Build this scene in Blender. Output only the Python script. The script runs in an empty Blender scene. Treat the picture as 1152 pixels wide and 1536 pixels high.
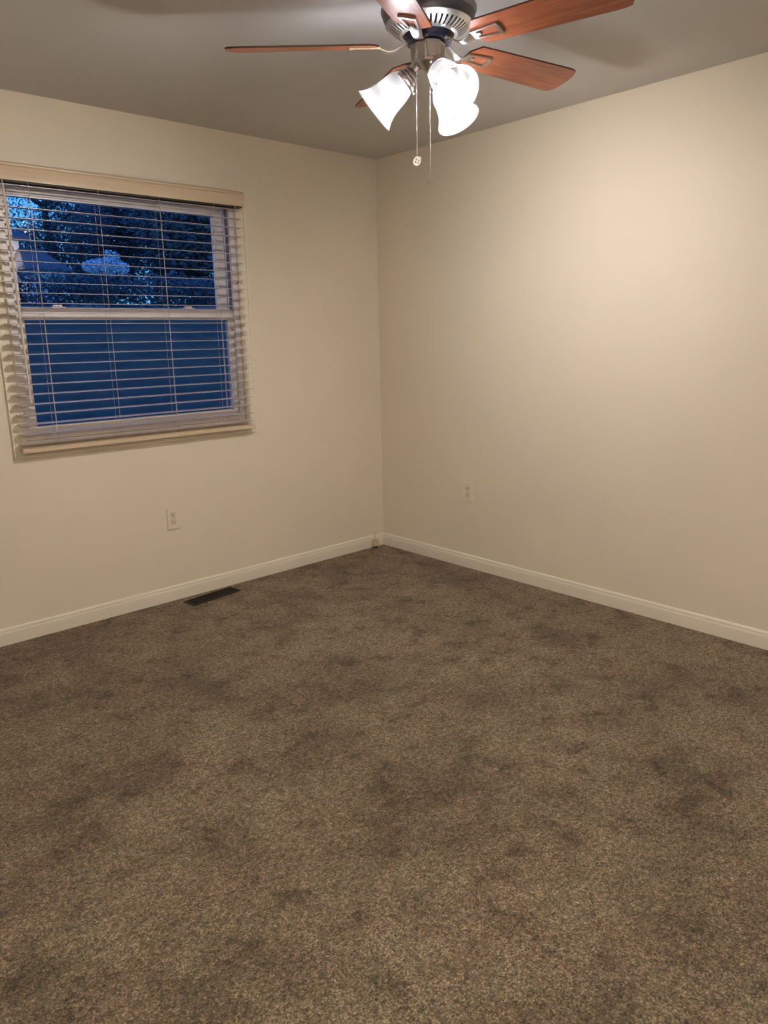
import bpy, bmesh, math, random
from mathutils import Vector, Matrix
random.seed(7)
S = bpy.context.scene
C = S.collection
PI = math.pi

# ------------------------------------------------------------------ camera
F_PX = 1120.16
YAW, PITCH, ROLL = 0.7396991, 0.2309001, 0.0203288
fw = Vector((math.sin(YAW)*math.cos(PITCH), math.cos(YAW)*math.cos(PITCH), -math.sin(PITCH)))
r0 = Vector((math.cos(YAW), -math.sin(YAW), 0)); d0 = fw.cross(r0)
rr = math.cos(ROLL)*r0 + math.sin(ROLL)*d0
dd = -math.sin(ROLL)*r0 + math.cos(ROLL)*d0
cd = bpy.data.cameras.new('camera'); cam = bpy.data.objects.new('camera', cd); C.objects.link(cam)
cd.sensor_fit = 'VERTICAL'; cd.sensor_height = 36; cd.lens = F_PX/1536*36
cd.clip_start = 0.05; cd.clip_end = 200
M = Matrix((rr, -dd, -fw)).transposed().to_4x4(); M.translation = Vector((-3.326876, -3.658128, 1.385762))
cam.matrix_world = M
S.camera = cam

# ------------------------------------------------------------------ sky and exposure
S.view_settings.view_transform = 'Standard'; S.view_settings.look = 'None'
S.view_settings.exposure = 0.24; S.view_settings.gamma = 1; S.view_settings.use_curve_mapping = False
w = bpy.data.worlds.new('dusk_sky'); S.world = w; w.use_nodes = True
bg = w.node_tree.nodes['Background']
tc = w.node_tree.nodes.new('ShaderNodeTexCoord'); sx = w.node_tree.nodes.new('ShaderNodeSeparateXYZ')
rp = w.node_tree.nodes.new('ShaderNodeValToRGB')
rp.color_ramp.elements[0].position = 0.0; rp.color_ramp.elements[0].color = (0.14, 0.58, 1.05, 1)
rp.color_ramp.elements[1].position = 0.5; rp.color_ramp.elements[1].color = (0.05, 0.20, 1.0, 1)
w.node_tree.links.new(tc.outputs['Generated'], sx.inputs[0]); w.node_tree.links.new(sx.outputs['Z'], rp.inputs[0])
w.node_tree.links.new(rp.outputs[0], bg.inputs['Color']); bg.inputs['Strength'].default_value = 1.0

# lamp settings of the fan's three LED bulbs (built with the fan further down), plus the added fill lamp
LAMP_W = 32.0; GLOW_W = 70.0; FILL_W = 48.0
LAMP_COL = (1.0, 0.93, 0.83)
LAMP_ANGLE = 150
FAN = Vector((-1.386, -1.791, 2.293))
H = 2.44

# ------------------------------------------------------------------ helpers
def link(o, parent=None):
    C.objects.link(o)
    if parent is not None: o.parent = parent
    return o
def obj(name, bm, mat, parent=None, smooth=None, loc=None):
    me = bpy.data.meshes.new(name)
    bmesh.ops.recalc_face_normals(bm, faces=bm.faces[:])
    if smooth is not None:
        for f in bm.faces: f.smooth = True
        for e in bm.edges:
            if len(e.link_faces) == 2 and e.calc_face_angle(0) > math.radians(smooth): e.smooth = False
    bm.to_mesh(me); bm.free()
    me.materials.append(mat)
    o = bpy.data.objects.new(name, me)
    if loc is not None: o.location = loc
    return link(o, parent)
def tag(o, label=None, cat=None, group=None, kind=None):
    if label: o['label'] = label
    if cat: o['category'] = cat
    if group: o['group'] = group
    if kind: o['kind'] = kind
    return o
def empty(name, loc=(0,0,0), rot=(0,0,0)):
    o = bpy.data.objects.new(name, None); o.location = loc; o.rotation_euler = rot
    o.empty_display_size = .05
    return link(o)
I4 = Matrix.Identity(4)
def box(bm, x0, x1, y0, y1, z0, z1, mat=I4, bevel=0, seg=2):
    t = bmesh.new()
    bmesh.ops.create_cube(t, size=1)
    for v in t.verts: v.co = Vector(((x0+x1)/2 + v.co.x*(x1-x0), (y0+y1)/2 + v.co.y*(y1-y0), (z0+z1)/2 + v.co.z*(z1-z0)))
    if bevel: bmesh.ops.bevel(t, geom=t.edges[:], offset=bevel, segments=seg, affect='EDGES', profile=.6)
    merge(bm, t, mat)
def merge(bm, t, mat=I4):
    mp = {}
    for v in t.verts: mp[v] = bm.verts.new(mat @ v.co)
    for f in t.faces:
        try: bm.faces.new([mp[v] for v in f.verts])
        except ValueError: pass
    t.free()
def lathe(bm, prof, n=48, mat=I4, cap0=True, cap1=True, rfun=None):
    rings = []
    for i, (r, z) in enumerate(prof):
        ring = []
        for k in range(n):
            a = 2*PI*k/n; q = r if rfun is None else rfun(r, z, a)
            ring.append(bm.verts.new(mat @ Vector((q*math.cos(a), q*math.sin(a), z))))
        rings.append(ring)
    for a, b in zip(rings, rings[1:]):
        for k in range(n): bm.faces.new((a[k], a[(k+1) % n], b[(k+1) % n], b[k]))
    if cap0: bm.faces.new(rings[0])
    if cap1: bm.faces.new(rings[-1])
def sweep(bm, pts, ringfun, closed=False):
    """ringfun(i) -> list of world coordinates of the section at point i"""
    rings = [[bm.verts.new(c) for c in ringfun(i)] for i in range(len(pts))]
    n = len(rings[0]); m = len(rings)
    for i in range(m if closed else m-1):
        a, b = rings[i], rings[(i+1) % m]
        for k in range(n): bm.faces.new((a[k], a[(k+1) % n], b[(k+1) % n], b[k]))
    if not closed: bm.faces.new(rings[0]); bm.faces.new(rings[-1])
def tube(bm, pts, r, n=8, closed=False):
    pts = [Vector(p) for p in pts]; m = len(pts)
    def rf(i):
        a = pts[(i-1) % m] if (closed or i > 0) else pts[i]; b = pts[(i+1) % m] if (closed or i < m-1) else pts[i]
        t = (b-a).normalized(); u = t.cross(Vector((0,0,1)))
        if u.length < .1: u = t.cross(Vector((1,0,0)))
        u.normalize(); v = t.cross(u)
        rad = r[i] if isinstance(r, (list, tuple)) else r
        return [pts[i] + rad*(math.cos(2*PI*k/n)*u + math.sin(2*PI*k/n)*v) for k in range(n)]
    sweep(bm, pts, rf, closed)
def sphere(bm, c, r, sub=2, sc=(1,1,1)):
    t = bmesh.new(); bmesh.ops.create_icosphere(t, subdivisions=sub, radius=r)
    merge(bm, t, Matrix.Translation(c) @ Matrix.Diagonal((*sc, 1)))
def prism(bm, poly, z0, z1, mat=I4):
    a = [bm.verts.new(mat @ Vector((x, y, z0))) for x, y in poly]; b = [bm.verts.new(mat @ Vector((x, y, z1))) for x, y in poly]
    bm.faces.new(a); bm.faces.new(b); n = len(poly)
    for k in range(n): bm.faces.new((a[k], a[(k+1) % n], b[(k+1) % n], b[k]))

# ------------------------------------------------------------------ materials
def mat(name, col=(.5,.5,.5), rough=.5, metal=0, spec=.5):
    m = bpy.data.materials.new(name); m.use_nodes = True; b = m.node_tree.nodes['Principled BSDF']
    b.inputs['Base Color'].default_value = (*col, 1); b.inputs['Roughness'].default_value = rough
    b.inputs['Metallic'].default_value = metal; b.inputs['Specular IOR Level'].default_value = spec
    return m
def N(m, t, **kw):
    n = m.node_tree.nodes.new(t)
    for k, v in kw.items(): setattr(n, k, v)
    return n
def L(m, a, b): m.node_tree.links.new(a, b)
def noise(m, scale, detail=3, rough=.5, coord='Object', sc=None, dist=0):
    t = N(m, 'ShaderNodeTexCoord'); n = N(m, 'ShaderNodeTexNoise')
    n.inputs['Scale'].default_value = scale; n.inputs['Detail'].default_value = detail; n.inputs['Roughness'].default_value = rough
    n.inputs['Distortion'].default_value = dist
    src = t.outputs[coord]
    if sc:
        mp = N(m, 'ShaderNodeMapping'); mp.inputs['Scale'].default_value = sc; L(m, src, mp.inputs[0]); src = mp.outputs[0]
    L(m, src, n.inputs['Vector']); return n
def ramp(m, src, stops):
    r = N(m, 'ShaderNodeValToRGB'); e = r.color_ramp.elements
    while len(e) < len(stops): e.new(.5)
    for k, (p, c) in enumerate(stops): e[k].position = p; e[k].color = (*c, 1) if len(c) == 3 else c
    L(m, src, r.inputs[0]); return r
def bump(m, src, strength, dist, prev=None):
    b = N(m, 'ShaderNodeBump'); b.inputs['Strength'].default_value = strength; b.inputs['Distance'].default_value = dist
    L(m, src, b.inputs['Height'])
    if prev: L(m, prev.outputs[0], b.inputs['Normal'])
    L(m, b.outputs[0], m.node_tree.nodes['Principled BSDF'].inputs['Normal']); return b
def mulcol(m, a, b, fac=1.0, mode='MULTIPLY'):
    x = N(m, 'ShaderNodeMix', data_type='RGBA', blend_type=mode); x.inputs[0].default_value = fac
    L(m, a, x.inputs[6]); L(m, b, x.inputs[7]); return x.outputs[2]

def wall_mat(name, c, rough=.55):
    m = mat(name, c, rough, spec=.35)
    n = noise(m, 1.3, 3); d = tuple(x*.96 for x in c)
    r = ramp(m, n.outputs[0], [(.35, d), (.65, c)]); L(m, r.outputs[0], m.node_tree.nodes['Principled BSDF'].inputs['Base Color'])
    n2 = noise(m, 140, 3); b = bump(m, n2.outputs[0], .12, .002)
    n3 = noise(m, 5, 2); bump(m, n3.outputs[0], .15, .01, b)
    return m
M_wall = wall_mat('wall_paint', (.74, .66, .54))
M_ceil = wall_mat('ceiling_paint', (.60, .585, .56), .7)
M_trim = mat('trim_paint', (.74, .67, .56), .35)
def scuffed_trim():
    m = mat('baseboard_paint', (.74, .67, .56), .33)
    n = noise(m, 22, 4, .7, sc=(1, 1, 3)); r = ramp(m, n.outputs[0], [(.0, (.30, .25, .19)), (.22, (.5, .44, .35)), (.29, (.74, .67, .56))])
    L(m, r.outputs[0], m.node_tree.nodes['Principled BSDF'].inputs['Base Color']); return m
M_base = scuffed_trim()
M_vinyl = mat('window_vinyl', (.74, .69, .68), .4)
M_gap = mat('jamb_track', (.22, .19, .24), .5)
M_slat = mat('blind_slat', (.50, .43, .40), .28)
M_rail = mat('head_rail_shaded', (.05, .035, .025), .6)  # dark colour stands in for the shade under the valance
M_val = mat('blind_valance', (.62, .49, .32), .38)
n_ = noise(M_val, 30, 3, .6, sc=(.15, 1, 3)); r_ = ramp(M_val, n_.outputs[0], [(.3, (.58, .46, .32)), (.7, (.64, .51, .36))])
L(M_val, r_.outputs[0], M_val.node_tree.nodes['Principled BSDF'].inputs['Base Color'])
M_cord = mat('blind_cord', (.60, .54, .47), .7)
M_plate = mat('outlet_plate', (.74, .66, .53), .35)
M_slot = mat('outlet_slot', (.035, .022, .012), .6)
M_screw = mat('screw_metal', (.55, .5, .42), .35, 1)
M_reg = mat('register_brown', (.018, .013, .010), .5)
M_dark = mat('register_shaft', (.004, .004, .005), .8)
M_jack = mat('jack_plastic', (.50, .40, .22), .4)
M_wire = mat('jack_wire', (.24, .18, .11), .5)

# carpet: tufted pile with brushed patches
def carpet():
    m = mat('carpet_pile', (.2,.14,.09), .95, spec=.08); P = m.node_tree.nodes['Principled BSDF']
    P.inputs['Sheen Weight'].default_value = .15; P.inputs['Sheen Roughness'].default_value = .6
    a = noise(m, 2.4, 7, .66, dist=.2); b = noise(m, 8.0, 6, .72, dist=.2); d = noise(m, 190, 3, .8); g = noise(m, 60, 5, .8)
    hue = noise(m, 4.0, 2)
    v = N(m, 'ShaderNodeTexVoronoi'); v.inputs['Scale'].default_value = 185; t = N(m, 'ShaderNodeTexCoord'); L(m, t.outputs['Object'], v.inputs['Vector'])
    vs = N(m, 'ShaderNodeSeparateColor'); L(m, v.outputs['Color'], vs.inputs[0])
    c1 = ramp(m, a.outputs[0], [(.38, (.200, .148, .090)), (.46, (.280, .210, .134)), (.60, (.345, .262, .175))])
    c2 = ramp(m, b.outputs[0], [(.36, (.50, .48, .42)), (.44, (.84, .83, .79)), (.54, (1.0, 1.0, 1.0)), (.7, (1.12, 1.11, 1.12))])
    c3 = ramp(m, d.outputs[0], [(.34, (.12, .10, .08)), (.46, (.75, .73, .70)), (.56, (1.2, 1.2, 1.17)), (.66, (2.1, 2.05, 1.95))])
    c4 = ramp(m, g.outputs[0], [(.34, (.34, .32, .29)), (.48, (.98, .98, .98)), (.64, (1.6, 1.6, 1.58))])
    c5 = ramp(m, hue.outputs[0], [(.4, (1.03, .99, .98)), (.6, (.98, 1.01, .98))])
    c6 = ramp(m, vs.outputs[0], [(0, (.50, .48, .45)), (.5, (1, 1, 1)), (1, (1.5, 1.5, 1.5))])
    o = mulcol(m, c1.outputs[0], c2.outputs[0]); o = mulcol(m, o, c3.outputs[0], .85); o = mulcol(m, o, c4.outputs[0], .9); o = mulcol(m, o, c5.outputs[0], 1); o = mulcol(m, o, c6.outputs[0], .8)
    dk = N(m, 'ShaderNodeMix', data_type='RGBA', blend_type='MULTIPLY'); dk.inputs[0].default_value = 1; dk.inputs[7].default_value = (.95, .95, .94, 1); L(m, o, dk.inputs[6]); o = dk.outputs[2]
    L(m, o, P.inputs['Base Color'])
    b1 = bump(m, v.outputs['Distance'], .8, -.006); b2 = bump(m, g.outputs[0], .9, .014, b1)
    return m
M_carpet = carpet()

def wood():
    m = mat('cherry_blade', (.4,.13,.06), .32, spec=.5); P = m.node_tree.nodes['Principled BSDF']
    n = noise(m, 9, 6, .65, sc=(.6, 7, 7), dist=.6); n2 = noise(m, 55, 4, .6, sc=(.25, 6, 6))
    c = ramp(m, n.outputs[0], [(.30, (.22, .055, .022)), (.5, (.36, .100, .040)), (.7, (.46, .150, .062))])
    c2 = ramp(m, n2.outputs[0], [(.3, (.72, .68, .66)), (.6, (1, 1, 1))])
    L(m, mulcol(m, c.outputs[0], c2.outputs[0], .8), P.inputs['Base Color']); return m
M_wood = wood()
M_woodedge = mat('blade_edge', (.035, .014, .010), .4)
M_pewter = mat('pewter_housing', (.10, .10, .115), .34, .75)
M_pewterband = mat('brushed_band', (.23, .22, .22), .30, .9)
n_ = noise(M_pewterband, 60, 3, .6, sc=(.2, .2, 5)); r_ = ramp(M_pewterband, n_.outputs[0], [(.3, (.2, .2, .2)), (.7, (.27, .26, .26))])
L(M_pewterband, r_.outputs[0], M_pewterband.node_tree.nodes['Principled BSDF'].inputs['Base Color'])
M_nickel = mat('brushed_nickel', (.55, .50, .47), .28, 1)
M_vent = mat('vent_metal', (.62, .60, .58), .30, .9)
M_black = mat('motor_black', (.012, .014, .03), .35, .4)
M_chain = mat('chain_metal', (.62, .57, .54), .25, .9)

def shade_glass():
    m = bpy.data.materials.new('frosted_glass'); m.use_nodes = True; nt = m.node_tree; nt.nodes.clear()
    o = N(m, 'ShaderNodeOutputMaterial'); tr = N(m, 'ShaderNodeBsdfTransparent'); tl = N(m, 'ShaderNodeBsdfTranslucent'); df = N(m, 'ShaderNodeBsdfDiffuse'); gl = N(m, 'ShaderNodeBsdfGlossy')
    tr.inputs[0].default_value = (.9, .92, .95, 1); tl.inputs[0].default_value = (.74, .76, .80, 1); df.inputs[0].default_value = (.74, .76, .80, 1); gl.inputs['Roughness'].default_value = .15
    m1 = N(m, 'ShaderNodeMixShader'); m1.inputs[0].default_value = .5; L(m, tl.outputs[0], m1.inputs[1]); L(m, df.outputs[0], m1.inputs[2])
    m2 = N(m, 'ShaderNodeMixShader'); m2.inputs[0].default_value = .46; L(m, tr.outputs[0], m2.inputs[1]); L(m, m1.outputs[0], m2.inputs[2])
    m3 = N(m, 'ShaderNodeMixShader'); m3.inputs[0].default_value = .03; L(m, m2.outputs[0], m3.inputs[1]); L(m, gl.outputs[0], m3.inputs[2])
    L(m, m3.outputs[0], o.inputs[0]); return m
M_shade = shade_glass()
def emit(name, c, s):
    m = bpy.data.materials.new(name); m.use_nodes = True; nt = m.node_tree; nt.nodes.clear()
    o = N(m, 'ShaderNodeOutputMaterial'); e = N(m, 'ShaderNodeEmission'); e.inputs[0].default_value = (*c, 1); e.inputs[1].default_value = s
    L(m, e.outputs[0], o.inputs[0]); return m
M_bulbbase = mat('bulb_plastic', (.8, .8, .8), .5)
M_bulb = emit('lit_bulb', (1, .93, .84), 8)
def pane_glass(name, gloss=.06, tint=(.93, .95, .97)):
    m = bpy.data.materials.new(name); m.use_nodes = True; nt = m.node_tree; nt.nodes.clear()
    o = N(m, 'ShaderNodeOutputMaterial'); tr = N(m, 'ShaderNodeBsdfTransparent'); tr.inputs[0].default_value = (*tint, 1)
    gl = N(m, 'ShaderNodeBsdfGlossy'); gl.inputs['Roughness'].default_value = .01; gl.inputs[0].default_value = (.9, .93, 1, 1)
    fr = N(m, 'ShaderNodeFresnel'); fr.inputs[0].default_value = 1.08
    mx = N(m, 'ShaderNodeMixShader'); L(m, fr.outputs[0], mx.inputs[0]); L(m, tr.outputs[0], mx.inputs[1]); L(m, gl.outputs[0], mx.inputs[2]); L(m, mx.outputs[0], o.inputs[0]); return m
M_pane = pane_glass('window_glass')
def screen_mat():
    m = bpy.data.materials.new('screen_mesh'); m.use_nodes = True; nt = m.node_tree; nt.nodes.clear()
    o = N(m, 'ShaderNodeOutputMaterial'); tr = N(m, 'ShaderNodeBsdfTransparent'); df = N(m, 'ShaderNodeBsdfDiffuse'); df.inputs[0].default_value = (.06, .06, .07, 1)
    mx = N(m, 'ShaderNodeMixShader'); mx.inputs[0].default_value = .3; L(m, tr.outputs[0], mx.inputs[1]); L(m, df.outputs[0], mx.inputs[2]); L(m, mx.outputs[0], o.inputs[0]); return m
M_screen = screen_mat()

# ------------------------------------------------------------------ room shell
XL, YN = -4.3, -4.7          # extent of the room behind the camera
WX0, WX1, WZ0, WZ1 = -2.222, -1.032, .945, 2.105     # window opening
def structure(name, bm, m, parent=None, smooth=None): return tag(obj(name, bm, m, parent, smooth), kind='structure')
bm = bmesh.new(); box(bm, XL-.12, .12, YN-.12, .12, -.12, 0); structure('floor', bm, M_carpet)
bm = bmesh.new(); box(bm, XL-.12, .12, YN-.12, .12, H, H+.12); structure('ceiling', bm, M_ceil)
bm = bmesh.new(); box(bm, XL, WX0, 0, .12, 0, H); box(bm, WX1, 0, 0, .12, 0, H); box(bm, WX0, WX1, 0, .12, 0, WZ0); box(bm, WX0, WX1, 0, .12, WZ1, H)
structure('wall_left', bm, M_wall)
bm = bmesh.new(); box(bm, 0, .12, YN, .12, 0, H); structure('wall_right', bm, M_wall)
bm = bmesh.new(); box(bm, XL-.12, XL, YN, .12, 0, H); structure('wall_far_left', bm, M_wall)
bm = bmesh.new(); box(bm, XL, 0, YN-.12, YN, 0, H); structure('wall_behind', bm, M_wall)
# baseboards: flat face with a rounded ogee top
BP = [(0, 0), (.0125, 0), (.0125, .056), (.0118, .060), (.0095, .0635), (.0090, .067), (.0096, .071), (.0080, .0765), (.0045, .0800), (0, .0815)]
def baseboard(name, p0, p1, nrm):
    bm = bmesh.new(); p0 = Vector(p0); p1 = Vector(p1); nrm = Vector(nrm)
    sweep(bm, [p0, p1], lambda i: [(p0 if i == 0 else p1) + nrm*a + Vector((0,0,b)) for a, b in BP])
    return structure(name, bm, M_base, smooth=50)
baseboard('baseboard_left', (XL, 0, 0), (-.0005, 0, 0), (0, -1, 0))
baseboard('baseboard_right', (0, -.0005, 0), (0, YN, 0), (-1, 0, 0))
baseboard('baseboard_behind', (XL, YN, 0), (0, YN, 0), (0, 1, 0))
bm = bmesh.new(); box(bm, -.017, -.0005, -.0022, 0, .0815, H-.001, bevel=.0008); structure('trim_1', bm, M_trim)

# ------------------------------------------------------------------ window
def frame_ring(bm, x0, x1, z0, z1, y0, y1, w, bev=0, wt=None, wb=None):
    wt = w if wt is None else wt; wb = w if wb is None else wb
    box(bm, x0, x0+w, y0, y1, z0, z1, bevel=bev); box(bm, x1-w, x1, y0, y1, z0, z1, bevel=bev)
    box(bm, x0+w, x1-w, y0, y1, z1-wt, z1, bevel=bev); box(bm, x0+w, x1-w, y0, y1, z0, z0+wb, bevel=bev)
win = tag(empty('window_1', (-1.627, 0, WZ0)), kind='structure')
def wobj(name, bm, m, parent=win, smooth=None):
    for v in bm.verts: v.co -= Vector((-1.627, 0, WZ0))
    o = obj(name, bm, m, parent, smooth); return o
CX0, CX1, CZ0, CZ1 = -2.280, -.972, .870, 2.160
bm = bmesh.new()
frame_ring(bm, CX0, CX1, CZ0, CZ1, -.008, 0, .058, .0015, wt=.055, wb=.075)
frame_ring(bm, CX0-.003, CX1+.003, CZ0-.003, CZ1+.003, -.012, 0, .010, .002)      # raised outer lip
wobj('window_casing', bm, M_trim)
# vinyl frame with jamb liners
bm = bmesh.new()
frame_ring(bm, WX0+.001, WX1-.001, WZ0+.001, WZ1-.001, .004, .112, .016)
frame_ring(bm, WX0+.017, WX1-.017, WZ0+.017, WZ1-.017, .004, .022, .012, wt=.018, wb=.006)
frame_ring(bm, WX0+.017, WX1-.017, WZ0+.017, WZ1-.017, .066, .072, .010, wt=.014, wb=.006)
fr = wobj('window_frame', bm, M_vinyl)
bm = bmesh.new()
for x in (WX0+.0175, WX1-.0215): box(bm, x, x+.004, .0225, .0655, WZ0+.03, WZ1-.03)
wobj('jamb_track', bm, M_gap, fr).matrix_parent_inverse = Matrix.Identity(4)
def sash(name, x0, x1, z0, z1, y0, y1, gx0, gx1, gz0, gz1):
    bm = bmesh.new()
    box(bm, x0, gx0, y0, y1, z0, z1, bevel=.002); box(bm, gx1, x1, y0, y1, z0, z1, bevel=.002)
    box(bm, gx0, gx1, y0, y1, gz1, z1, bevel=.002); box(bm, gx0, gx1, y0, y1, z0, gz0, bevel=.002)
    # stepped glazing bead
    g = .007
    box(bm, gx0, gx0+g, y0+.008, y1-.004, gz0, gz1); box(bm, gx1-g, gx1, y0+.008, y1-.004, gz0, gz1)
    box(bm, gx0+g, gx1-g, y0+.008, y1-.004, gz1-g, gz1); box(bm, gx0+g, gx1-g, y0+.008, y1-.004, gz0, gz0+g)
    s = wobj(name, bm, M_vinyl)
    bm = bmesh.new(); ym = (y0+y1)/2+.003; box(bm, gx0+.003, gx1-.003, ym, ym+.003, gz0+.003, gz1-.003)
    wobj('window_pane', bm, M_pane, s)
    return s
sash('upper_sash', -2.190, -1.062, 1.500, 2.078, .074, .102, -2.150, -1.112, 1.542, 2.036)
lo = sash('lower_sash', -2.198, -1.054, .957, 1.545, .030, .062, -2.158, -1.080, .998, 1.498)
bm = bmesh.new(); box(bm, -2.17, -1.08, .024, .034, 1.498, 1.512, bevel=.003); wobj('lift_rail', bm, M_vinyl, lo)
for x in (-1.990, -1.315):
    bm = bmesh.new(); box(bm, x-.032, x+.032, .034, .058, 1.545, 1.551, bevel=.002)
    lathe(bm, [(.014, 0), (.014, .006), (.010, .010)], 20, Matrix.Translation((x+.006, .046, 1.551)))
    box(bm, x-.026, x+.008, .034, .046, 1.553, 1.560, bevel=.002)
    wobj('sash_lock', bm, M_vinyl, lo)
bm = bmesh.new(); box(bm, -2.2, -1.05, .1055, .1065, .965, 1.52); sc_ = wobj('insect_screen', bm, M_screen)
bm = bmesh.new(); frame_ring(bm, -2.204, -1.046, .962, 1.525, .103, .111, .018); wobj('screen_frame', bm, M_vinyl, sc_)

# ------------------------------------------------------------------ blind
BX, BZ = -1.64, 2.06
blind = tag(empty('venetian_blind', (BX, 0, BZ)), 'cream horizontal slat blind with tan valance hanging half open over the window', 'window blind')
def bobj(name, bm, m, smooth=None, parent=blind, off=(BX, 0, BZ)):
    for v in bm.verts: v.co -= Vector(off)
    return obj(name, bm, m, parent, smooth)
bm = bmesh.new()
vp = [(-.078, 0), (-.078, .050), (-.074, .056), (-.080, .060), (-.080, .066), (-.072, .072), (-.066, .072), (-.066, 0)]
SX0, SX1 = -2.258, -1.018
sweep(bm, [0, 1], lambda i: [Vector((SX0-.030 if i == 0 else SX1+.006, a, 2.066+b)) for a, b in vp])
for x in (SX0-.030, SX1-.003): box(bm, x, x+.009, -.066, -.013, 2.066, 2.136, bevel=.001)
v_ = bobj('valance', bm, M_val, 40); v_['label'] = 'tan moulded valance board'
bm = bmesh.new(); box(bm, SX0, SX1, -.063, -.012, 2.060, 2.125, bevel=.002); bobj('head_rail', bm, M_rail)
SY, SW = -.040, .048
def slat_mesh():
    bm = bmesh.new(); n = 8; sec = []
    for k in range(n+1):
        t = -1+2*k/n; sec.append((t*SW/2, .0014*(1-t*t)))
    sec += [(y, z-.0019) for y, z in reversed(sec)]
    til = math.radians(2.5)
    rs = [(y*math.cos(til)-z*math.sin(til), y*math.sin(til)+z*math.cos(til)) for y, z in sec]
    hw = (SX1-SX0)/2
    sweep(bm, [0, 1], lambda i: [Vector(((-hw, hw)[i], y, z)) for y, z in rs]); return bm
first = None
zs = [1.963-.04453*k for k in range(-2, 24)]
for z in zs:
    if first is None: s = first = obj('slat', slat_mesh(), M_slat, blind, 40)
    else: s = first.copy(); link(s, blind)
    s.location = ((SX0+SX1)/2-BX, SY, z-BZ)
bm = bmesh.new()
rp_ = [(-.026, -.008), (-.026, .004), (-.020, .010), (0, .0125), (.020, .010), (.026, .004), (.026, -.008), (.022, -.011), (-.022, -.011)]
sweep(bm, [0, 1], lambda i: [Vector(((SX0, SX1)[i], SY+a, .907+b)) for a, b in rp_])
r = bobj('bottom_rail', bm, M_val, 40); r['label'] = 'tan wooden bottom rail'
cx = [-2.099, -1.792, -1.487, -1.185]
for x in cx:
    bm = bmesh.new()
    for y, dx in ((SY-.0262, 0), (SY+.0262, 0)): tube(bm, [(x+dx, y, 2.082), (x+dx, y, .912)], .0007, 6)
    for z in zs: tube(bm, [(x, SY-.026, z-.003), (x, SY+.026, z-.002)], .0006, 5)
    tube(bm, [(x+.004, SY-.0275, .915), (x+.004, SY-.0285, .905), (x+.007, SY-.028, .898)], .0013, 6)
    bobj('ladder_cord', bm, M_cord)
    bm = bmesh.new(); tube(bm, [(x+.012, SY+.002, 2.082), (x+.012, SY+.002, .915)], .0010, 6); bobj('lift_cord', bm, M_cord)
bm = bmesh.new()
for dx in (0, .005): tube(bm, [(-1.066+dx, -.068, 2.075), (-1.066+dx, -.069, 1.5), (-1.064+dx, -.070, 1.12)], .0010, 6)
bobj('pull_cord', bm, M_cord)
bm = bmesh.new()
tube(bm, [(-2.205, -.072, 2.078), (-2.205, -.074, 2.05)], .0016, 8)
tube(bm, [(-2.205, -.075, 2.05), (-2.203, -.076, 1.60), (-2.201, -.077, 1.135)], .0046, 6)
lathe(bm, [(.003, 1.12), (.0055, 1.125), (.0055, 1.14), (.004, 1.15)], 12, Matrix.Translation((-2.201, -.077, 0)))
bobj('tilt_wand', bm, M_cord, 40)

# ------------------------------------------------------------------ outlets
def outlet(loc, rz, label):
    t = tag(empty('wall_outlet', loc, (0, 0, rz)), label, 'outlet', 'duplex wall outlets')
    bm = bmesh.new(); hw, hh = .0365, .0585       # local: faces -y
    a = [(-hw, -.0005), (-hw, -.003), (-hw+.003, -.006), (hw-.003, -.006), (hw, -.003), (hw, -.0005)]
    t0 = bmesh.new(); bmesh.ops.create_cube(t0, size=1)
    for v in t0.verts:
        k = 1 if v.co.y > 0 else .93
        v.co = Vector((v.co.x*2*hw*k, -.0045+v.co.y*.0086, v.co.z*2*hh*(1 if v.co.y > 0 else .96)))
    bmesh.ops.bevel(t0, geom=t0.edges[:], offset=.001, segments=2, affect='EDGES'); merge(bm, t0)
    pl = obj('cover_plate', bm, M_plate, t)
    for s in (1, -1):
        bm = bmesh.new(); z0 = s*.0195
        poly = []
        for k in range(32):
            an = 2*PI*k/32; poly.append((.0165*math.cos(an), max(-.0135, min(.0135, .0165*math.sin(an)))))
        t1 = bmesh.new(); prism(t1, poly, 0, .0022)
        merge(bm, t1, Matrix.Translation((0, -.0087, z0)) @ Matrix.Rotation(PI/2, 4, 'X'))
        sk = obj('socket_face', bm, M_plate, t)
        bm = bmesh.new()
        ring = [(.0172*math.cos(2*PI*k/32), -.0090, z0 + max(-.0142, min(.0142, .0172*math.sin(2*PI*k/32)))) for k in range(32)]
        tube(bm, ring,   .0009, 5, closed=True)
        obj('socket_gap', bm, M_wire, sk)
        bm = bmesh.new()
        box(bm, -.0082, -.0048, -.0118, -.0106, z0-.002, z0+.0085); box(bm, .0048, .0082, -.0118, -.0106, z0-.001, z0+.0078)
        lathe(bm, [(.0034, 0), (.0034, .0010)], 12, Matrix.Translation((0, -.0106, z0-.0065)) @ Matrix.Rotation(PI/2, 4, 'X'))
        obj('pin_slots', bm, M_slot, sk)
    bm = bmesh.new(); lathe(bm, [(.0028, 0), (.0028, .0008), (.0015, .0013)], 16, Matrix.Translation((0, -.0088, 0)) @ Matrix.Rotation(PI/2, 4, 'X'))
    obj('screw', bm, M_plate, t)
outlet((-1.529, 0, .4545), 0, 'beige duplex outlet on the wall below the window')
outlet((0, -.765, .471), -PI/2, 'beige duplex outlet on the wall without a window')
for o in C.objects:
    if o.name.startswith('wall_outlet'): o.location += Vector((0, -.0001, 0)) if abs(o.rotation_euler.z) < .1 else Vector((-.0001, 0, 0))
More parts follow.
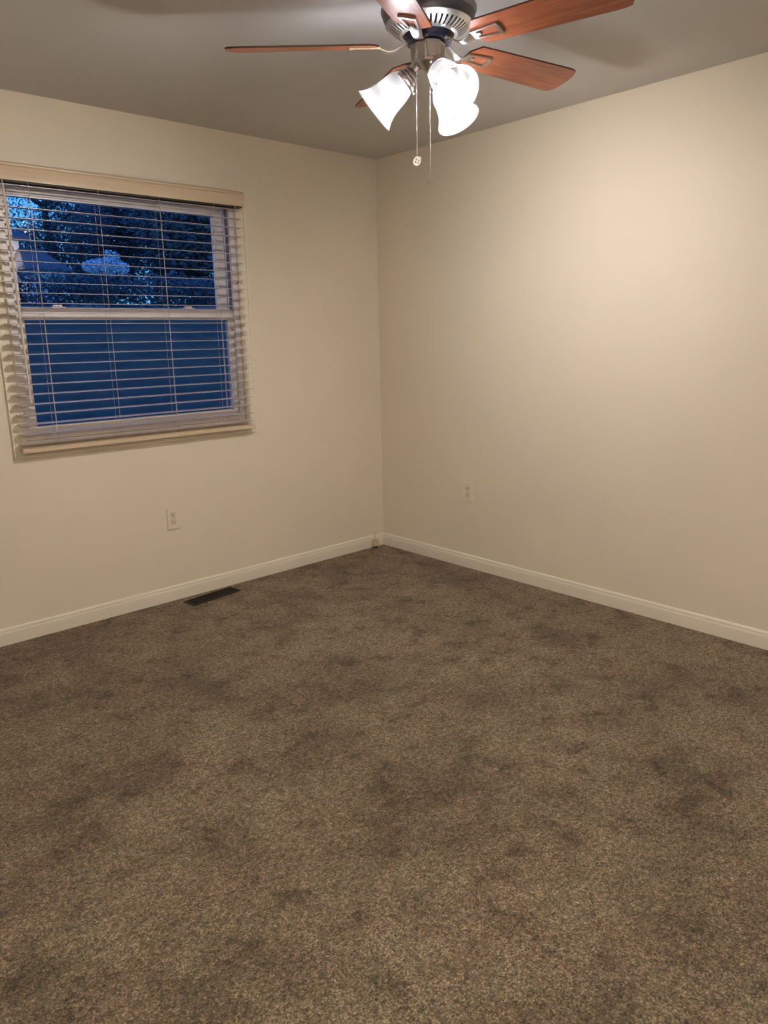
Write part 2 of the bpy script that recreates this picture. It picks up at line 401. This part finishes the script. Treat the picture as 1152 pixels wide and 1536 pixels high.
# painted-over blank plate beside the window-wall outlet
bm = bmesh.new(); lathe(bm, [(.037, 0), (.037, .0006), (.0355, .0012)], 40, Matrix.Translation((-1.37, 0, .462)) @ Matrix.Rotation(PI/2, 4, 'X'))
tag(obj('wall_patch', bm, M_wall), 'faint round painted-over patch on the wall right of the outlet below the window', 'wall patch')

# ------------------------------------------------------------------ floor register
reg = tag(empty('floor_register', (-1.386, -.108, 0), (0, 0, math.radians(6.5))), 'dark brown slotted floor vent in the carpet along the window wall', 'floor vent')
hl, hw = .158, .050
bm = bmesh.new()
for x0, x1, y0, y1 in ((-hl, hl, hw-.010, hw), (-hl, hl, -hw, -hw+.010), (-hl, -hl+.010, -hw+.01, hw-.01), (hl-.010, hl, -hw+.01, hw-.01)): box(bm, x0, x1, y0, y1, .0005, .006, bevel=.0015)
obj('register_frame', bm, M_reg, reg)
bm = bmesh.new(); box(bm, -hl+.008, hl-.008, -hw+.008, hw-.008, .0003, .0012); obj('register_duct', bm, M_dark, reg)
bm = bmesh.new(); nb = 27
for k in range(1, nb):
    x = -hl+.01+(2*hl-.02)*k/nb; box(bm, x-.0009, x+.0009, -hw+.009, hw-.009, .0025, .0052)
for y in (-.0135, .0135): box(bm, -hl+.009, hl-.009, y-.0018, y+.0018, .002, .0054)
obj('register_grille', bm, M_reg, reg)

# ------------------------------------------------------------------ small jack at the corner
jk = tag(empty('phone_jack', (-.103, -.036, 0), (math.radians(-6), 0, math.radians(-28))), 'small beige cable jack leaning on the baseboard near the room corner', 'cable jack')
bm = bmesh.new()
lo_ = [(-.026, -.013), (.026, -.013), (.026, .013), (-.026, .013)]; hi_ = [(-.017, -.011), (.018, -.011), (.018, .009), (-.017, .009)]
t0 = bmesh.new(); a = [t0.verts.new((x, y, .006)) for x, y in lo_]; b = [t0.verts.new((x, y, .062)) for x, y in hi_]
t0.faces.new(a); t0.faces.new(b)
for k in range(4): t0.faces.new((a[k], a[(k+1) % 4], b[(k+1) % 4], b[k]))
bmesh.ops.bevel(t0, geom=t0.edges[:], offset=.003, segments=2, affect='EDGES'); merge(bm, t0); obj('jack_body', bm, M_jack, jk)
bm = bmesh.new(); box(bm, -.020, .012, -.0138, -.010, .001, .012, bevel=.001); obj('jack_socket', bm, M_dark, jk)
bm = bmesh.new(); pts = [(0, 0, .060), (.001, .004, .075), (-.006, .010, .088), (-.004, .012, .104), (.006, .012, .110), (.010, .011, .100), (.004, .011, .090), (.010, .010, .084)]
tube(bm, pts, .0012, 6); obj('jack_wire', bm, M_wire, jk)

# ------------------------------------------------------------------ ceiling fan
fan = tag(empty('ceiling_fan', (FAN.x, FAN.y, H)), 'ceiling fan with five cherry wood blades and three lit frosted glass shades', 'ceiling fan')
def fobj(name, bm, m, parent=fan, smooth=35):
    """vertices are given relative to the fan axis, with z measured from the floor"""
    for v in bm.verts: v.co.z -= H
    o = obj(name, bm, m, parent, smooth)
    return o
bm = bmesh.new(); lathe(bm, [(.128, H-.0005), (.134, H-.004), (.137, H-.020), (.142, H-.030), (.150, H-.040), (.151, H-.052), (.1475, H-.060), (.146, 2.372), (.141, 2.366), (.1395, 2.354), (.120, 2.352)], 96, cap0=True, cap1=True)
hs = fobj('motor_housing', bm, M_pewter)
bm = bmesh.new(); lathe(bm, [(.1476, 2.380), (.1500, 2.384), (.1530, 2.390), (.1530, 2.396), (.1510, 2.400)], 96, cap0=False, cap1=False); fobj('brushed_band', bm, M_pewterband, hs)
# slotted vent plate
bm = bmesh.new(); ns = 44
def vp_(r, a, th=0): 
    t = (r-.082)/(.138-.082); return Vector((r*math.cos(a), r*math.sin(a), 2.322+.030*(t**1.6)+th))
def wedge(r0, r1, a0, a1, st=3, rs=3):
    t = bmesh.new(); g = {}
    for i in range(rs+1):
        for j in range(st+1):
            for s in (0, 1): g[i, j, s] = t.verts.new(vp_(r0+(r1-r0)*i/rs, a0+(a1-a0)*j/st, .002*s))
    for i in range(rs):
        for j in range(st):
            for s in (0, 1): t.faces.new((g[i, j, s], g[i+1, j, s], g[i+1, j+1, s], g[i, j+1, s]))
    for i in range(rs):
        for j in (0, st): t.faces.new((g[i, j, 0], g[i+1, j, 0], g[i+1, j, 1], g[i, j, 1]))
    for j in range(st):
        for i in (0, rs): t.faces.new((g[i, j, 0], g[i, j+1, 0], g[i, j+1, 1], g[i, j, 1]))
    merge(bm, t)
wedge(.082, .094, 0, 2*PI, 88); wedge(.126, .1385, 0, 2*PI, 88)
for k in range(ns):
    a0 = 2*PI*k/ns; wedge(.0935, .1265, a0, a0+2*PI/ns*.56, 2, 3)
fobj('vent_plate', bm, M_vent)
bm = bmesh.new(); lathe(bm, [(.120, 2.351), (.118, 2.338), (.080, 2.330), (.078, 2.318), (.074, 2.312), (.074, 2.302), (.050, 2.300)], 64); fobj('motor_hub', bm, M_black)

# blades
PH = math.radians(137.39); PT = math.radians(13.57)
Wt, Wr, Rt, Rr = .072, .060, .651, .157
def blade_poly():
    p = [(Rr+.004, -.022), (Rr+.004, .022), (Rr+.030, Wr)]
    p += [(Rt-.052, Wt), (Rt-.030, Wt-.001), (Rt-.013, Wt-.006)]
    for k in range(1, 8):
        t = k/8; y = (Wt-.012)*(1-2*t); p.append((Rt-.005+.010*(1-(y/Wt)**2)-.008*abs(y/Wt)**3, y))
    p += [(Rt-.013, -Wt+.006), (Rt-.030, -Wt+.001), (Rt-.052, -Wt), (Rr+.030, -Wr)]
    return p
def blade_mat(k):
    a = PH - k*2*PI/5
    return Matrix.Translation((0, 0, FAN.z-H)) @ Matrix.Rotation(a, 4, 'Z') @ Matrix.Rotation(-PT, 4, 'X'), a
meshes = {}
for k in range(5):
    mb, a = blade_mat(k)
    if k == 0:
        bm = bmesh.new(); prism(bm, blade_poly(), 0, .0055); meshes['blade'] = None
        o = obj('fan_blade', bm, M_wood, fan); blade0 = o
        o.data.materials.append(M_woodedge)
        for f in o.data.polygons:
            if abs(f.normal.z) < .5: f.material_index = 1
    else: o = blade0.copy(); link(o, fan)
    o.matrix_local = mb
    # blade iron: rectangular loop under the blade and a curved strap to the hub
    if k == 0:
        bm = bmesh.new()
        x0, x1, w0, w1, t_ = Rr+.006, Rr+.098, .019, .029, .0075
        def quad(pts, z0=-.0065, z1=-.0003): prism(bm, pts, z0, z1)
        quad([(x0, -w0), (x1, -w1), (x1, -w1+t_), (x0, -w0+t_)]); quad([(x0, w0-t_), (x1, w1-t_), (x1, w1), (x0, w0)])
        quad([(x1-t_, -w1+t_), (x1+.004, -w1+.002), (x1+.007, 0), (x1+.004, w1-.002), (x1-t_, w1-t_)], -.0085, -.0003)
        quad([(x0-.006, -w0), (x0+.016, -w0+.0005), (x0+.016, w0-.0005), (x0-.006, w0)])
        lathe(bm, [(.007, 0), (.007, -.0015), (.004, -.003)], 20, Matrix.Translation((x0+.022, 0, -.004)))
        quad([(x0+.012, -.009), (x0+.030, -.006), (x0+.030, .006), (x0+.012, .009)])
        iron0 = obj('blade_bracket', bm, M_nickel, blade0, 35); ir = iron0
        bm = bmesh.new(); lathe(bm, [(.0045, 0), (.0045, -.002), (.002, -.0035)], 16, Matrix.Translation((x0+.026, 0, -.0065))); screw0 = obj('bracket_screw', bm, M_screw, iron0, 35)
    else:
        ir = iron0.copy(); link(ir, o); s2 = screw0.copy(); link(s2, ir)
    # strap (world-oriented, untwists from the pitched bracket to the level hub)
    bm = bmesh.new(); prof = []
    R = Matrix.Rotation(a, 4, 'Z')
    n = 14
    for i in range(n+1):
        t = i/n; r_ = .066+(Rr+.006-.066)*t
        z_ = 2.306 - .034*math.sin(min(1, t*1.25)*PI/2)**1.4 + (.018*max(0, (t-.45)/.55)**1.6)
        hw_ = .0125 + .004*abs(2*t-1)**2 + (.004*t); tw = PT*max(0, (t-.3)/.7); prof.append((r_, z_, hw_, tw))
    pts = prof
    def rf(i):
        r_, z_, h_, tw = pts[i]; out = []
        for y, zz in ((-h_, -.001), (-h_*.6, -.0035), (h_*.6, -.0035), (h_, -.001), (h_, .002), (-h_, .002)):
            out.append(R @ Vector((r_, y*math.cos(tw)+zz*math.sin(tw), z_-y*math.sin(tw)+zz*math.cos(tw)-H+0*H)))
        return out
    sweep(bm, pts, rf)
    for y in (-.008, .008):
        lathe(bm, [(.0042, 0), (.0042, -.003), (.002, -.0045)], 14, R @ Matrix.Translation((.070, y*1.6, 2.302-H)))
    obj('blade_arm', bm, M_nickel, fan, 40)

# light kit
KZ = 2.263; PSI = math.radians(130.5); DE = math.radians(39.5)
bm = bmesh.new()
lathe(bm, [(.040, 2.304), (.050, 2.301), (.0545, 2.297), (.0545, 2.292), (.0525, 2.288), (.0520, 2.240), (.0490, 2.238), (.034, 2.230), (.010, 2.218), (.006, 2.215)], 12)
sw = fobj('switch_housing', bm, M_nickel, smooth=20)
for i in range(3):
    a = PSI+i*2*PI/3+math.radians(-13 if i == 1 else 0); bm = bmesh.new(); R = Matrix.Rotation(a, 4, 'Z')
    t0 = bmesh.new(); a_ = [t0.verts.new(c) for c in ((.046, -.026, 2.298), (.046, .026, 2.298), (.046, .018, 2.247), (.046, -.018, 2.247))]
    b_ = [t0.verts.new(c) for c in ((.0585, -.021, 2.296), (.0585, .021, 2.296), (.0565, .014, 2.248), (.0565, -.014, 2.248))]
    t0.faces.new(a_); t0.faces.new(b_)
    for k in range(4): t0.faces.new((a_[k], a_[(k+1) % 4], b_[(k+1) % 4], b_[k]))
    bmesh.ops.bevel(t0, geom=t0.edges[:], offset=.002, segments=2, affect='EDGES'); merge(bm, t0, R); fobj('housing_panel', bm, M_nickel, sw, 40)
SHADE_PROF = [(.0385, .104), (.0390, .108), (.0435, .118), (.0475, .130), (.0500, .144), (.0515, .160), (.0535, .178), (.0575, .198), (.0640, .216), (.0715, .229), (.0760, .2345)]
for i in range(3):
    a = PSI + i*2*PI/3
    # local frame: +Z along the lamp axis (outwards and down)
    ax = Vector((math.cos(DE)*math.cos(a), math.cos(DE)*math.sin(a), -math.sin(DE)))
    Q = ax.to_track_quat('Z', 'Y').to_matrix().to_4x4(); Q.translation = Vector((0, 0, KZ-H))
    bm = bmesh.new()
    lathe(bm, [(.013, .030), (.013, .062), (.020, .066), (.024, .070), (.027, .078), (.0255, .080), (.031, .084), (.0335, .090), (.032, .092), (.037, .095), (.0415, .100), (.0425, .108), (.0415, .110), (.036, .110), (.034, .098), (.010, .096)], 48, Q)
    arm = obj('lamp_arm', bm, M_nickel, fan, 40)
    for k in range(3):
        an = 2*PI*k/3+.5; bm = bmesh.new()
        T = Q @ Matrix.Translation((.0425*math.cos(an), .0425*math.sin(an), .105)) @ Matrix.Rotation(an, 4, 'Z') @ Matrix.Rotation(PI/2, 4, 'Y')
        lathe(bm, [(.002, -.004), (.002, .006), (.0045, .006), (.0045, .010)], 12, T); obj('thumb_screw', bm, M_chain, arm, 40)
    bm = bmesh.new(); inner = [(r-.0028, s) for r, s in SHADE_PROF]
    rim = [(.0765, .2362), (.0745, .2368)]
    lathe(bm, SHADE_PROF+rim+list(reversed(inner)), 64, Q, cap0=False, cap1=False)
    sh = obj('lamp_shade', bm, M_shade, fan, 60); sh['label'] = 'frosted white bell glass shade'
    bm = bmesh.new(); lathe(bm, [(.0262, .1435), (.0295, .156), (.0300, .168), (.0275, .180), (.0205, .190), (.010, .1955), (.003, .1968)], 40, Q)
    bl = obj('light_bulb', bm, M_bulb, sh, 60); bl['label'] = 'glowing white bulb'
    bm = bmesh.new(); lathe(bm, [(.012, .100), (.013, .118), (.018, .128), (.0258, .1432)], 40, Q)
    obj('bulb_base', bm, M_bulbbase, sh, 60)
    ld = bpy.data.lights.new('bulb_light', 'SPOT'); ld.energy = LAMP_W; ld.color = LAMP_COL; ld.shadow_soft_size = .012
    ld.spot_size = math.radians(LAMP_ANGLE); ld.spot_blend = 1.0
    lo2 = bpy.data.objects.new('bulb_light', ld); link(lo2)
    p = Vector((FAN.x, FAN.y, KZ)) + ax*.222
    lo2.matrix_world = Matrix.Translation(p) @ (-ax).to_track_quat('Z', 'Y').to_matrix().to_4x4()
    gd = bpy.data.lights.new('bulb_glow', 'POINT'); gd.energy = GLOW_W; gd.color = (1, .98, 1.0); gd.shadow_soft_size = .034
    go = bpy.data.objects.new('bulb_glow', gd); link(go); go.location = Vector((FAN.x, FAN.y, KZ)) + ax*.166
# pull chains
def chain(x, y, zt, zb, ang, tiltm):
    x -= FAN.x; y -= FAN.y
    bm = bmesh.new(); z = zt; t0 = bmesh.new()
    while z > zb:
        sphere(bm, (x, y, z-H), .0021, 1); z -= .0050
    tube(bm, [(x, y, zt-H), (x, y, zb-H-.006)], .0006, 5)
    d = Vector((x, y, 0)).normalized()
    lathe(bm, [(.0035, 0), (.004, .003), (.004, .012)], 12, Matrix.Translation(Vector((x, y, zt-H)) - d*.012) @ d.to_track_quat('Z', 'Y').to_matrix().to_4x4())
    c = obj('pull_chain', bm, M_chain, fan, 60)
    bm = bmesh.new(); T = Matrix.Translation((x, y, zb-H-.022)) @ Matrix.Rotation(ang, 4, 'Z') @ Matrix.Rotation(tiltm, 4, 'Y') @ Matrix.Rotation(PI/2, 4, 'X')
    lathe(bm, [(.0125, -.001), (.0125, .001)], 32, T)
    rp2 = [T @ Vector((.0140*math.cos(2*PI*k/32), .0140*math.sin(2*PI*k/32), 0)) for k in range(32)]
    tube(bm, rp2, .0018, 6, closed=True)
    for an in (0.3, 2.0, 3.6, 5.1): sphere(bm, T @ Vector((.006*math.cos(an), .006*math.sin(an), .001)), .003, 1)
    m_ = obj('chain_medallion', bm, M_nickel, c, 40); m_['label'] = 'round metal fan emblem pendant'
chain(-1.441, -1.788, 2.278, 1.966, -YAW, 0)
chain(-1.421, -1.829, 2.232, 1.902, -YAW+1.0, .35)

# ------------------------------------------------------------------ added fill lamp, unseen behind the camera, for lower walls and floor
el = tag(empty('fill_lamp', (-3.75, -4.35, H)), 'added round flush fill lamp on the ceiling, unseen behind the camera', 'ceiling lamp')
bm = bmesh.new(); lathe(bm, [(.15, -.0005), (.155, -.01), (.155, -.03), (.14, -.032)], 48); obj('fill_base', bm, M_nickel, el, 40)
bm = bmesh.new(); lathe(bm, [(.145, -.028), (.140, -.05), (.115, -.08), (.07, -.10), (.01, -.107)], 48); obj('fill_dome', bm, emit('fill_dome_glow', (1, .86, .74), 2.0), el, 60)
hd_ = bpy.data.lights.new('fill_light', 'AREA'); hd_.shape = 'DISK'; hd_.size = .26; hd_.energy = FILL_W; hd_.color = (1, .92, .84)  # added fill light, no such lamp in view
ho = bpy.data.objects.new('fill_light', hd_); link(ho); ho.location = (-3.75, -4.35, H-.115)

# ------------------------------------------------------------------ outdoors at dusk
M_grass = mat('lawn', (.055, .075, .045), .9)
n_ = noise(M_grass, 3.0, 6, .7); r_ = ramp(M_grass, n_.outputs[0], [(.3, (.05, .105, .07)), (.7, (.12, .21, .13))]); L(M_grass, r_.outputs[0], M_grass.node_tree.nodes['Principled BSDF'].inputs['Base Color'])
M_leaf = mat('leaves', (.13, .12, .11), .7)
M_leaf_lit = mat('lit_leaves', (.75, .72, .70), .6)  # raised leaf colour stands in for light falling on the shrub
M_bark = mat('bark', (.06, .05, .04), .9)
M_siding = mat('white_siding', (.8, .75, .72), .6)
M_roof = mat('roof_shingle', (.13, .125, .12), .85)
def gz(x, y):
    t = max(0, min(1, (y-1)/10)); return -.35 + 2.40*(t*t*(3-2*t)) + max(0, y-11)*.05
bm = bmesh.new(); nx, ny = 30, 60; g = [[bm.verts.new((-14+54*i/nx, .14+54*j/ny, gz(0, .14+54*j/ny)+random.uniform(-.03, .03))) for j in range(ny+1)] for i in range(nx+1)]
for i in range(nx):
    for j in range(ny): bm.faces.new((g[i][j], g[i+1][j], g[i+1][j+1], g[i][j+1]))
tag(obj('lawn', bm, M_grass, smooth=80), kind='structure')
def leaves(bm, c, rx, ry, rz, n, s):
    for _ in range(n):
        while True:
            p = Vector((random.uniform(-1, 1), random.uniform(-1, 1), random.uniform(-1, 1)))
            if p.length < 1: break
        p = Vector((c[0]+p.x*rx, c[1]+p.y*ry, max(.0, c[2]+p.z*rz)))
        u = Vector((random.gauss(0, 1), random.gauss(0, 1), random.gauss(0, 1))).normalized(); v = u.orthogonal().normalized()
        k = s*random.uniform(.6, 1.4); bm.faces.new([bm.verts.new(p+u*k), bm.verts.new(p+v*k*.6), bm.verts.new(p-u*k), bm.verts.new(p-v*k*.6)])
def tree(x, y, h, r, n, s, label, group=None, ml=None, blobs=9, low=0.05, core=.5, hi=.88):
    z = gz(x, y)
    t = tag(empty('tree', (x, y, z)), label, 'tree', group)
    bm = bmesh.new(); tube(bm, [(0, 0, -.1), (.05, 0, h*.3), (-.05, .05, h*.6), (.02, 0, h*.9)], [.2, .16, .11, .03], 8)
    for k in range(6):
        a = random.uniform(0, 2*PI); hh = h*random.uniform(.3, .7); tube(bm, [(0, 0, hh), (r*.5*math.cos(a), r*.5*math.sin(a), hh+.15*h)], [.07, .02], 6)
    obj('trunk', bm, M_bark, t)
    bm = bmesh.new()
    for k in range(blobs):
        a = random.uniform(0, 2*PI); q = random.uniform(.2, .55)*r
        leaves(bm, (q*math.cos(a), q*math.sin(a), h*(low+(hi-low)*(k+.5)/blobs)), r*.45, r*.45, h*.15, n//blobs, s)
    leaves(bm, (0, 0, h*.5), r*.9, r*.9, h*.5, int(n*core), s)
    obj('foliage', bm, ml or M_leaf, t)
tree(6.0, 22.2, 4.6, 2.2, 9000, .05, 'loose leafy tree left in the upper window, bright sky between its leaves', low=.05, core=.33, hi=.62)
g_ = 'dense trees beyond the lawn'; lb = 'dense dark tree beyond the lawn seen through the upper window'
for x, y, h, r, n in ((8.6, 17.6, 7.0, 2.3, 14000), (12.9, 16.6, 7.5, 2.2, 14000), (17.4, 16.0, 8, 2.3, 9000), (15.4, 21.7, 9.0, 2.6, 16000), (21.0, 22.6, 9.5, 2.9, 12000), (13.6, 29.6, 8.2, 2.9, 15000), (9.5, 26.9, 5.8, 2.0, 10500), (19.4, 29.0, 11, 2.9, 9000)):
    tree(x, y, h, r, n, .085, lb, g_)
# hedge closing the far edge of the lawn
bm = bmesh.new()
for k in range(60): leaves(bm, (.6+k*.27, random.uniform(-.1, .1), .28+random.uniform(-.05, .1)), .3, .35, .42+random.uniform(-.1, .14), 330, .045)
tag(obj('hedge', bm, M_leaf, loc=(0, 12.6, gz(0, 12.6))), 'long low dark hedge along the far edge of the lawn', 'hedge')
# shrub, its lit look put into the pale leaf colour
z = gz(0, 11.2)
sb = tag(empty('shrub', (3.05, 11.2, z)), 'shrub coloured pale as if lit, at the lawn edge beyond the middle of the upper window', 'shrub')
bm = bmesh.new(); leaves(bm, (0, 0, .74), .48, .35, .17, 1300, .028); leaves(bm, (.12, 0, .95), .16, .15, .14, 160, .028); obj('foliage', bm, M_leaf_lit, sb)
bm = bmesh.new(); [tube(bm, [(0, 0, -.05), (.3*math.cos(a), .2*math.sin(a), .72)], .015, 5) for a in (0, 1.3, 2.6, 4, 5.2)]; obj('stem', bm, M_bark, sb)
# neighbour's house
hx, hy, hz = 1.0, 16.4, gz(0, 16.4)
hs2 = tag(empty('neighbor_house', (hx, hy, hz)), 'white sided house with a grey garage roof at the far left of the upper window', 'house')
bm = bmesh.new()
box(bm, -3.2, 2.15, 0, 3.5, -.2, 1.50)
for k in range(24): box(bm, -2.2+k*.18, -2.18+k*.18, -.012, 0, -.1, 1.42)
obj('siding_wall', bm, M_siding, hs2)
def roof_prism(bm, x0, x1, prof):
    a = [bm.verts.new((x0, y, z)) for y, z in prof]; b = [bm.verts.new((x1, y, z)) for y, z in prof]
    bm.faces.new(a); bm.faces.new(b); n = len(prof)
    for k in range(n): bm.faces.new((a[k], a[(k+1) % n], b[(k+1) % n], b[k]))
bm = bmesh.new(); roof_prism(bm, -3.4, 2.35, [(-.35, 1.45), (1.75, 2.0), (3.85, 1.45), (3.85, 1.55), (1.75, 2.12), (-.35, 1.55)]); obj('roof', bm, M_roof, hs2)
bm = bmesh.new(); box(bm, 1.95, 2.75, -1.1, .9, -.2, .78); obj('garage_wall', bm, M_siding, hs2)
bm = bmesh.new(); a = [bm.verts.new(c) for c in ((1.80, -1.3, .74), (2.9, -1.3, .74), (2.9, 1.1, .74), (1.80, 1.1, .74))]; b = [bm.verts.new(c) for c in ((2.1, -.1, 1.32), (2.6, -.1, 1.32))]
bm.faces.new(a); bm.faces.new((a[0], a[1], b[1], b[0])); bm.faces.new((a[2], a[3], b[0], b[1])); bm.faces.new((a[1], a[2], b[1])); bm.faces.new((a[3], a[0], b[0])); obj('garage_roof', bm, M_roof, hs2)
bm = bmesh.new(); sphere(bm, (1.55, -.14, 1.30), .06, 2); box(bm, 1.50, 1.60, -.10, 0, 1.33, 1.38); obj('siding_fill_bulb', bm, emit('siding_fill_glow', (1, .85, .75), 3), hs2)  # added glowing bulb, goes with the light that whitens the siding
pl = bpy.data.lights.new('siding_fill_light', 'POINT'); pl.energy = 14; pl.color = (1, .86, .85); pl.shadow_soft_size = .07  # added light to make the siding read as white
po = bpy.data.objects.new('siding_fill_light', pl); link(po); po.location = (hx+1.55, hy-.45, hz+1.2)
